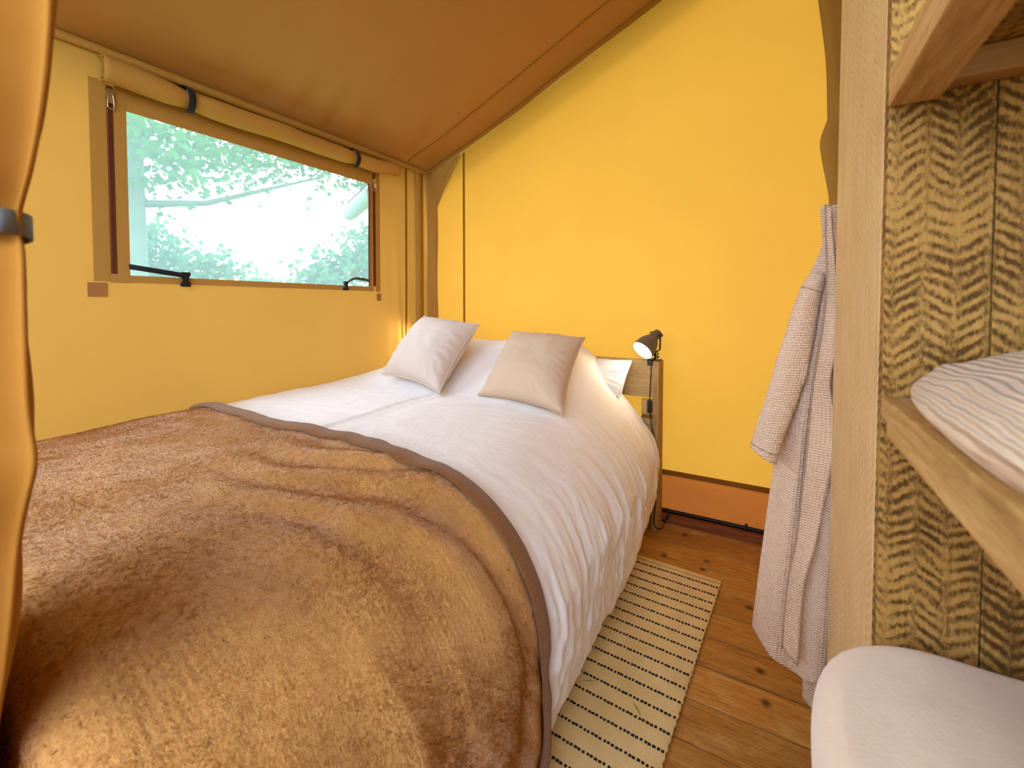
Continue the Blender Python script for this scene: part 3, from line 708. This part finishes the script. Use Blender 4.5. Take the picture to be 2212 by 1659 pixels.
    pile('hem_pile', np.array(H), 40000, .0045, .0016, M['hem'], 22, b)
blanket()

# ------------------------------------------------------------------ clamp lamps
def lamp(base, aim, group, label, lit=True, cord=True):
    bx, by, bz = base     # top of headboard plank where the clamp sits
    r = empty('clamp_lamp', base, label, 'lamp', group)
    shade_m = plain('brown_grey_lacquer', (104, 86, 70), .45); inner = plain('white_reflector', (250, 246, 236), .5, var=.01)
    dark = plain('dark_bracket', (62, 54, 48), .45)
    neck = Vector((bx+.012, by, bz+.128)); d = Vector(aim).normalized()
    q = d.to_track_quat('Z', 'Y').to_matrix().to_4x4(); Mx = Matrix.Translation(neck-d*.030) @ q
    lathe('lamp_shade', [(.001, 0), (.012, .001), (.020, .006), (.0235, .016), (.0245, .045), (.028, .056), (.040, .074), (.049, .096), (.054, .122), (.0565, .148), (.0575, .150), (.0545, .1495)], Mx, shade_m, r, 40)
    lathe('reflector', [(.020, .058), (.037, .076), (.046, .098), (.0515, .122), (.0545, .1495)], Mx, inner, r, 40)
    t = NT('warm_bulb'); e = t.n('Emission'); e.inputs[0].default_value = (1, .86, .62, 1); e.inputs[1].default_value = 20; em = t.done(e.outputs[0])
    lathe('bulb', [(.0005, .112), (.010, .110), (.0185, .100), (.020, .090), (.016, .076), (.010, .064), (.010, .050)], Mx, em, r, 24)
    side = d.cross(Vector((0, 0, 1))).normalized()
    # fork bracket holding the neck and running down to the clamp
    pv = neck-d*.004
    for sg in (1, -1):
        p0 = pv+side*.028*sg; p1 = Vector((bx+.012+.0, by+.0, bz+.055))+side*.028*sg
        ribbon('bracket_arm', [p0+Vector((0, 0, .010)), p0, p1, Vector((bx+.010, by, bz+.045))+side*.004*sg], d, .014, dark, r, .0022)
        tube('bracket_knob', [p0-side*.004*sg, p0+side*.010*sg], .008, dark, r, 12)
    tube('vent_clip', [pv+d*.03+Vector((0, 0, .030)), pv+d*.03+Vector((-.008, 0, .036)), pv+d*.034+Vector((-.014, 0, .033))], .003, dark, r, 6)
    tube('stem', [(bx+.010, by, bz+.045), (bx+.010, by, bz+.004)], .005, dark, r, 10)
    box('clamp_jaw', (bx-.022, by-.020, bz), (bx+.040, by+.020, bz+.005), dark, r, .0015)
    box('clamp_jaw', (bx-.026, by+.016, bz-.035), (bx+.011, by+.020, bz+.004), dark, r, .0015)
    box('clamp_jaw', (bx-.026, by-.0175, bz-.028), (bx+.011, by-.014, bz+.004), dark, r, .0015)
    coil = [(bx+.012, by-.012, bz+.050), (bx+.030, by-.018, bz+.034), (bx+.004, by-.02, bz+.030), (bx+.034, by-.022, bz+.020), (bx+.010, by-.024, bz+.012), (bx+.008, by-.032, bz+.008)]
    if cord:
        yf = by-.062
        pts = coil+[(bx+.002, yf+.018, bz-.010), (bx+.003, yf+.006, bz-.06), (bx-.001, yf, bz-.20)]
        cdl = tube('cord', pts, .0028, M['black'], r, 8, 70)
        box('inline_switch', (bx-.012, yf-.010, bz-.262), (bx+.010, yf+.010, bz-.200), M['black'], cdl, .005)
        sw = [(bx, yf, bz-.262), (bx+.008, yf, bz-.32), (bx+.026, yf, bz-.40), (bx+.022, yf, bz-.47), (bx+.008, yf-.002, bz-.52), (bx+.016, yf-.004, bz-.60), (bx+.030, yf-.004, bz-.66), (bx+.031, yf-.004, bz-.74), (bx+.027, yf-.006, bz-.80), (bx+.034, yf-.010, bz-.835), (bx+.062, yf+.0, bz-.842), (bx+.078, yf+.04, bz-.80), (bx+.072, yf+.08, bz-.77), (bx+.060, yf+.112, bz-.79), (bx+.080, yf+.122, bz-.815), (bx+.056, yf+.118, bz-.850), (bx-.002, yf+.116, bz-.862)]
        tube('lower_cord', sw, .0026, M['black'], cdl, 8, 150)
    ld = bpy.data.lights.new('bulb_light', 'SPOT'); ld.energy = 1.7; ld.color = (1, .84, .60); ld.spot_size = math.radians(120); ld.spot_blend = .7; ld.shadow_soft_size = .03
    lo = bpy.data.objects.new('bulb_light', ld); C.objects.link(lo); lo.parent = r
    lo.location = (neck+d*.128)-root_loc(r); lo.rotation_euler = d.to_track_quat('-Z', 'Y').to_euler()
    return r
lamp((-.538, 2.344, .868), (-.40, -.68, -.62), 'bedside clamp lamps', 'lit brown clamp lamp on the headboard corner with a black cord')
lamp((-1.955, 2.344, .868), (-.62, -.72, -.30), 'bedside clamp lamps', 'brown clamp lamp on the headboard behind the blush cushion', True, False)

# cable along the plinth, adapter under the bed
cb = empty('power_cable', (-.2, 2.44, .05), 'thick black power cable running along the foot of the yellow wall', 'cable')
tube('cable', [(-1.2, 2.452, .052), (-.6, 2.450, .050), (-.2, 2.452, .050), (.3, 2.450, .050), (.95, 2.452, .050)], .0095, M['black'], cb, 10, 40)
box('cable_clip', (-.112, 2.437, .040), (-.098, 2.466, .066), M['black'], cb, .002)
ad = empty('power_adapter', (-.66, 2.33, 0), 'black power adapter with looped lead lying under the bed head', 'adapter')
box('adapter_body', (-.73, 2.27, 0.0), (-.625, 2.34, .075), M['black'], ad, .006)
tube('lead', [(-.63, 2.30, .03), (-.585, 2.26, .012), (-.58, 2.20, .004), (-.64, 2.16, .004), (-.72, 2.17, .004)], .003, M['black'], ad, 8, 40)

# ------------------------------------------------------------------ rug
def rug():
    r = empty('striped_rug', (-.17, 1.99, 0), 'beige woven rug with rows of black dashes beside the bed', 'rug')
    t = NT('beige_weave'); uv = t.coord('UV'); s = t.sep(uv)
    tw = t.math('SINE', t.math('MULTIPLY', t.math('ADD', s[0], t.math('MULTIPLY', s[1], .75)), 6.2832/.0046)); tw2 = t.math('SINE', t.math('MULTIPLY', s[1], 6.2832/.0042))
    n = t.noise(uv, 420, 3, .7); blot = t.noise(uv, 9, 4)
    f = t.math('ADD', t.math('MULTIPLY', blot, .4), t.math('MULTIPLY', n, .5))
    col = t.ramp(f, [(.3, lin(222, 192, 132)), (.5, lin(244, 218, 162)), (.7, lin(252, 232, 184))])
    mt = t.done(t.bsdf(col, .95, t.bump(t.math('ADD', tw, tw2), .5, .0015), 0, .1, .1))
    blk = fabric('black_yarn', (30, 27, 26), .9, 500, .3)
    th = math.radians(-3.2); ex = np.array((math.cos(th), math.sin(th))); ey = np.array((-math.sin(th), math.cos(th)))
    O = np.array((-.172, 1.990))                       # far right corner
    Wd, Ln = .62, 1.75
    def at(u, v, z=0): p = O-ex*u-ey*v; return (p[0], p[1], z)     # u from right edge, v from far edge
    us = np.linspace(0, Wd, 60); vs_ = np.linspace(0, Ln, 170)
    P = np.array([[at(u+.0025*math.sin(v*380)*(1 if u < .001 else 0)-.002*perlin(v*9, 2)*(u < .001), v, .0075+.0012*float(perlin(u*4, v*4))) for v in vs_] for u in us])
    UV = np.array([[(u, v) for v in vs_] for u in us])
    o = grid('woven_base', P, mt, r, .007, off=1, uv=UV)
    box_w = ribbon('end_stitch', [at(u, .030, .0152) for u in np.linspace(.004, Wd-.004, 12)], (ey[0], ey[1], 0), .0022, fabric('stitch_line', (150, 120, 78)), r, .001)
    nst = int((Ln-.08)/.0565)
    for k in range(nst):
        v0 = .062+.0565*k; V = []; F = []
        nd = int(Wd/.0112)
        for i in range(nd):
            u0 = .004+i*.0112+.0009*math.sin(i*2.3+k); a = .0040+.0006*math.sin(i*5+k*3); bq = .0034
            jv = .0006*math.sin(i*1.7+k*2)
            b0 = len(V)
            for zz, sc in ((.0120, 1.0), (.0165, .9), (.0178, .55)):
                for cu, cv in ((-1, -1), (1, -1), (1, 1), (-1, 1)): V.append(at(u0+a+cu*a*sc, v0+jv+cv*bq*sc, zz))
            for l in (0, 4):
                for q in range(4): F.append((b0+l+q, b0+l+(q+1) % 4, b0+l+4+(q+1) % 4, b0+l+4+q))
            F.append((b0+8, b0+9, b0+10, b0+11))
        mesh('dashed_stripe', V, F, blk, r)
rug()
grass = plain('dry_green_grass', (96, 112, 44), .7)
for k, (a, b, lab) in enumerate((((-.330, 1.235), (-.300, 1.205), 'short green blade of grass lying across a dashed row of the rug'), ((-.475, 1.235), (-.447, 1.247), 'thin brownish grass stalk lying on the rug near the bed'))):
    pts = [(a[0], a[1], .0185), ((a[0]+b[0])/2, (a[1]+b[1])/2+.002, .021), (b[0], b[1], .0185)]
    o = tube('grass_blade', pts, [.0006, .0016-.0006*k, .0005], grass, None, 5, 0); tag(o, lab, 'grass', 'grass bits on the rug')

# ------------------------------------------------------------------ wooden shelving closet
XF, YP, YE = .125, .764, 1.365      # front plane, end panel, far end of the front
def closet():
    c = empty('wooden_shelving', (.4, .8, 0), 'rough sawn wooden closet with open shelves and folded linen', 'shelving')
    # front boards facing the bed
    box('front_board', (XF, YP+.0295, 0), (XF+.028, 1.012, 2.6), M['sawnlight'], c, .0025, 2)
    box('front_board', (XF+.0035, 1.016, 0), (XF+.028, YE, 2.6), M['sawnlight'], c, .003, 2)
    box('side_board', (XF+.030, YE-.028, 0), (.75, YE-.001, 2.6), M['sawn'], c, .0025, 2)
    # end panel boards inside the shelves, facing the room
    for k, (x0, x1) in enumerate(((XF+.0005, .2275), (.2290, .420), (.4215, .613), (.6145, .78))):
        box('panel_board', (x0, YP+.003+.002*(k % 2), 0), (x1, YP+.029, 2.6), M['sawn'], c, .002, 2)
    box('back_board', (.75, -.30, 0), (.778, YP, 2.6), M['sawn'], c, .002, 2)
    # main shelf: two boards and a front rail under it
    def shelf(zt, railh=.027):
        for k, (x0, x1) in enumerate(((XF, .318), (.320, .513), (.515, .749))):
            box('shelf_board', (x0, -.30, zt-.027), (x1, YP, zt), M['shelfwood'], c, .0025, 1)
        box('shelf_rail', (XF+.006, -.30, zt-.027-railh), (XF+.045, YP, zt-.0275), M['shelfwood'], c, .0025, 1)
        box('shelf_cleat', (XF+.048, YP-.030, zt-.027-railh), (.749, YP+.002, zt-.0275), M['battenx'], c, .002, 0)
    shelf(1.0285)
    shelf(.600)
    # upper shelf with a heavier planed rail
    box('shelf_rail', (XF-.001, -.30, 1.410), (XF+.050, YP, 1.456), M['batten'], c, .003, 1)
    box('shelf_cleat', (.172, YP-.030, 1.421), (.749, YP+.002, 1.4545), M['battenx'], c, .003, 0)
    for k, (x0, x1) in enumerate(((XF+.052, .318), (.320, .513), (.515, .749))):
        box('shelf_board', (x0, -.30, 1.456), (x1, YP, 1.483), M['sawn'], c, .0025, 1)
closet()

def folded(name, cx, cy, hx, hy, z0, h, mat, label, rot, layers, ex=2.6, seed=0, droop=0.0, cat='towel', dome=.010):
    """rounded folded textile; layered folds at the side"""
    r = empty(name, (cx, cy, z0), label, cat)
    n, m = 120, 40; P = []
    for i in range(n):
        a = 2*math.pi*i/n; ca, sa = math.cos(a), math.sin(a)
        rx = (abs(ca)**ex+abs(sa)**ex)**(-1/ex); row = []
        for j in range(m):
            p = j/(m-1)                       # 0 bottom rim .. .5 side .. 1 top centre
            if p < .5:
                q = p/.5; ph = -math.pi/2+q*math.pi; rr = 1-.14*(1-math.cos(ph))*1.0
                lay = .018*math.cos(q*2*math.pi*layers) if layers > 1 else 0
                zz = h*.5+h*.5*math.sin(ph)
                rr = rr+lay
            else:
                q = (p-.5)/.5; rr = (1-.14)*(1-q); zz = h+dome*(1-(1-q)**2)
            w = 1+.03*float(perlin(math.cos(a)*1.4+seed, math.sin(a)*1.4+p))
            X, Y = ca*rx*rr*hx*w, sa*rx*rr*hy*w
            zz += .006*float(perlin(X*9+seed, Y*9))*sst(.2, .6, p)
            X2 = X*math.cos(rot)-Y*math.sin(rot); Y2 = X*math.sin(rot)+Y*math.cos(rot)
            zz -= droop*max(0, -(X2)/hx-.45)**1.5
            row.append((cx+X2, cy+Y2, z0+zz))
        P.append(row)
    P = np.array(P); UV = P[..., :2].copy()
    o = grid('folded_cloth', P, mat, r, 0, True, UV)
    return r
def linen_mats():
    t = NT('ribbed_beige_cotton'); uv = t.coord('Object'); s = t.sep(uv)
    wob = t.math('ADD', s[0], t.math('MULTIPLY', t.noise(t.coord(scale=(1, .5, 1)), 14, 3), .030))
    wob = t.math('ADD', wob, t.math('MULTIPLY', s[2], .8))
    rb = t.math('SINE', t.math('MULTIPLY', wob, 6.2832/.010)); n = t.noise(t.coord(), 300, 3)
    f = t.math('ADD', t.math('MULTIPLY', rb, .16), n)
    col = t.ramp(n, [(.2, lin(228, 204, 174)), (.8, lin(236, 212, 182))])
    M['ribbed'] = t.done(t.bsdf(col, .9, t.bump(rb, .7, .004), 0, .1, .1))
    t = NT('white_fleece_towel'); n = t.noise(t.coord(), 220, 4, .75); n2 = t.noise(t.coord(), 30, 4)
    col = t.ramp(n2, [(.3, lin(230, 212, 188)), (.7, lin(236, 219, 196))])
    M['white_towel'] = t.done(t.bsdf(col, .95, t.bump(n, .35, .003), 0, .4, .05))
linen_mats()
folded('folded_bedspread', .306, .490, .187, .264, 1.0285, .058, M['ribbed'], 'folded ribbed beige bedspread on the middle closet shelf', 0, 2, 2.8, 2, cat='bedspread', dome=.045)
folded('folded_towel', .262, .476, .222, .274, .600, .124, M['white_towel'], 'thick folded off-white towel on the low closet shelf, overhanging its edge', math.radians(0), 1, 4.5, 5, .02)

# ------------------------------------------------------------------ bathrobe
def robe():
    t = NT('waffle_cotton'); uv = t.coord('UV'); s = t.sep(uv)
    a = t.math('ADD', t.math('MULTIPLY', t.math('SINE', t.math('MULTIPLY', s[0], 6.2832/.0078)), .5), .5); b = t.math('ADD', t.math('MULTIPLY', t.math('SINE', t.math('MULTIPLY', s[1], 6.2832/.0066)), .5), .5)
    k = t.math('SUBTRACT', 1.0, t.math('MULTIPLY', t.math('POWER', a, .55), t.math('POWER', b, 1.1))); n = t.noise(t.coord(), 400, 2)
    f = t.math('ADD', t.math('MULTIPLY', k, .8), t.math('MULTIPLY', n, .2))
    col = t.ramp(n, [(.3, lin(240, 208, 180)), (.7, lin(248, 220, 194))])
    wm = t.done(t.bsdf(col, .95, t.bump(k, 1.0, .0035), 0, .15, .05))
    r = empty('bathrobe', (.1, 1.42, .12), 'beige waffle bathrobe hanging from the closet side', 'bathrobe')
    # body: hollow flattened tube with folds; rows are (z, left x, right x)
    rows = np.array([(1.415, .100, .215), (1.375, .103, .222), (1.305, .104, .235), (1.21, .072, .245), (1.10, .055, .25), (.95, .030, .25), (.80, .012, .25), (.66, .000, .25), (.52, -.014, .25), (.40, -.026, .25), (.27, -.038, .25), (.20, -.044, .25)])
    rr = catmull(rows, 110); n = 110; P = []
    th = np.linspace(0, 2*math.pi, n, endpoint=False)
    for z, xl, xr in rr:
        f = (1.42-z)/1.25
        c = (xl+xr)/2; hw = (xr-xl)/2; dp = .018+.040*min(1, f*1.6)
        x = c-hw*np.cos(th)*(1.0); ph = (x-xl)/max(1e-3, (xr-xl))
        y = 1.461-dp*np.sin(th)*np.abs(np.sin(th))**.15+.015*np.sin(ph*17+2.2*f)*min(1, f*2)+.006*perlin(x*14, np.full_like(x, z*3))
        hem = .055*sst(-.05, .10, x)*-1*(f > 0)
        low = sst(.55, 1.0, f)
        zz = z+low*(-.060*sst(-.045, .065, x)+.030*sst(.07, .16, x))
        P.append(np.stack([x, y, zz], 1))
    P = np.array(P).transpose(1, 0, 2)
    uv = np.zeros(P.shape[:2]+(2,)); uv[1:, :, 0] = np.cumsum(np.linalg.norm(np.diff(P, axis=0), axis=2)[:, 60])[:, None]; uv[..., 1] = P[..., 2]
    grid('robe_body', P, wm, r, .004, True, uv)
    # sleeve
    sl = catmull([(.100, 1.431, 1.235), (.075, 1.421, 1.165), (.050, 1.411, 1.04), (.020, 1.408, .90), (-.006, 1.408, .80), (-.019, 1.408, .735)], 60)
    P = []
    for i, p in enumerate(sl):
        f = i/59; ra = .020+.020*min(1, f*2.2)-.006*f; rb = .020+.018*min(1, f*2)
        tdir = sl[min(i+1, 59)]-sl[max(i-1, 0)]; tdir /= np.linalg.norm(tdir); ax = np.array((tdir[2], 0, -tdir[0])); ax = -ax if ax[0] < 0 else ax
        row = []
        for k2 in range(40):
            a2 = 2*math.pi*k2/40; w = 1+.06*math.sin(a2*3+f*5)
            row.append(p+ax*ra*w*math.cos(a2)+np.array((0, 1, 0))*rb*w*math.sin(a2)+np.array((0, 0, -.012*math.cos(a2)*(f > .9)*(f-.9)*10)))
        P.append(row)
    P = np.array(P).transpose(1, 0, 2); uv = np.zeros(P.shape[:2]+(2,)); uv[..., 0] = np.linspace(0, .25, 40)[:, None]; uv[..., 1] = P[..., 2]
    grid('sleeve', P, wm, r, .003, True, uv)
    # cuff seam ring and shoulder seam
    for i in (8, 55): tube('stitch_seam', [tuple(q) for q in P[:, i]]+[tuple(P[0, i])], .0016, M['robe_seam'], r, 5)
    # collar and front placket: a folded band down the front edge
    R_ = np.array([(.117, 1.40), (.117, 1.37), (.131, 1.231), (.138, 1.173), (.137, 1.103), (.133, 1.033), (.124, .950), (.136, .868), (.131, .75), (.104, .565), (.080, .447), (.071, .333), (.064, .208)])
    L_ = np.array([(.107, 1.41), (.110, 1.30), (.112, 1.22), (.112, 1.17), (.106, 1.10), (.098, 1.032), (.088, .945), (.082, .863), (.074, .742), (.060, .556), (.043, .438), (.033, .318), (.030, .232)])
    R_ = catmull(R_, 90); L_ = catmull(L_, 90); P = []
    for a in np.linspace(0, 1, 10):
        q = L_*(1-a)+R_*a
        y = 1.372+.006*np.sin(q[:, 1]*22)*a+.024*sst(1.2, 1.38, q[:, 1])+.010*(1-a)-.012*sst(.9, .3, q[:, 1])
        P.append(np.stack([q[:, 0], y, q[:, 1]], 1))
    P = np.array(P); uv = np.zeros(P.shape[:2]+(2,)); uv[..., 0] = np.linspace(0, .05, 10)[:, None]; uv[..., 1] = P[..., 2]
    grid('front_placket', P, wm, r, .007, False, uv)
    tube('stitch_seam', P[0]+np.array((0, -.003, 0)), .0016, M['robe_seam'], r, 5)
    # fold of the pocket flap showing under the sleeve
    P = np.array([[(.050+.030*b-.014*a, 1.392+.010*b-.012*math.sin(a*3), .99-.075*a+.02*b) for b in np.linspace(0, 1, 8)] for a in np.linspace(0, 1, 10)])
    grid('pocket_flap', P, wm, r, .004)
    # belt end hanging below the hem
    P = np.array([[(.078+.036*a+.004*math.sin(z*16), 1.421+.006*math.sin(z*20), z-.030*a*(z < .1)) for z in np.linspace(.30, .070, 24)] for a in np.linspace(0, 1, 6)])
    grid('belt', P, wm, r, .005)
M['robe_seam'] = fabric('robe_stitching', (176, 146, 124))
robe()

# ------------------------------------------------------------------ curtains
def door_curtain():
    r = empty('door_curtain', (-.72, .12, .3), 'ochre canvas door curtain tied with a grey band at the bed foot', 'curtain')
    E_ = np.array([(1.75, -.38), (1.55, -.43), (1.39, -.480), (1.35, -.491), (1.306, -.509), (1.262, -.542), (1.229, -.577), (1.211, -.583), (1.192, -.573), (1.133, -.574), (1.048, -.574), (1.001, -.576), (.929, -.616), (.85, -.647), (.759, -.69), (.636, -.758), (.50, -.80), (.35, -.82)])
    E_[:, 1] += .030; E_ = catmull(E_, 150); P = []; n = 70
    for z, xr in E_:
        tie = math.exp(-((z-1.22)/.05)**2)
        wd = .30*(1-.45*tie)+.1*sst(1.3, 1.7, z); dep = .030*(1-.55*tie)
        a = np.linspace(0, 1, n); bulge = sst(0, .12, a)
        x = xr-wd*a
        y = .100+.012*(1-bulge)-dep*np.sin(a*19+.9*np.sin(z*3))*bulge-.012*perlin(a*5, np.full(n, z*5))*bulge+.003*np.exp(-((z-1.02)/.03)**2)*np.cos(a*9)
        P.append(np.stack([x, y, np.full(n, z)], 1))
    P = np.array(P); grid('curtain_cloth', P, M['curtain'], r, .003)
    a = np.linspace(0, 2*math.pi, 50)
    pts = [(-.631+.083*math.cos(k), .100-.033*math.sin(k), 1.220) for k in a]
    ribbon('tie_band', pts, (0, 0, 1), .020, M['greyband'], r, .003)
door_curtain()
def partition_curtain():
    r = empty('partition_curtain', (.22, 1.9, 1.0), 'loose ochre canvas flap hanging behind the closet side', 'curtain')
    def sheet(name, edge, y0, amp, back):
        e = catmull(np.array(edge), 60); P = []
        for z, x in e:
            a = np.linspace(0, 1, 16); P.append(np.stack([x+(.50)*a, y0+amp*np.sin(a*7+z*2)*a-.02*(1-a)**2, np.full(16, z)], 1))
        grid(name, np.array(P), M['flap'], r, .003)
    sheet('upper_fold', [(2.6, .07), (2.4, .09), (2.211, .113), (2.0, .138), (1.807, .146), (1.70, .150), (1.3, .16), (.3, .17)], 1.93, .02, 0)
    sheet('lower_fold', [(1.97, .215), (1.90, .176), (1.80, .150), (1.715, .124), (1.65, .128), (1.504, .152), (1.3, .17), (.9, .19), (.05, .20)], 1.87, .02, 0)
partition_curtain()
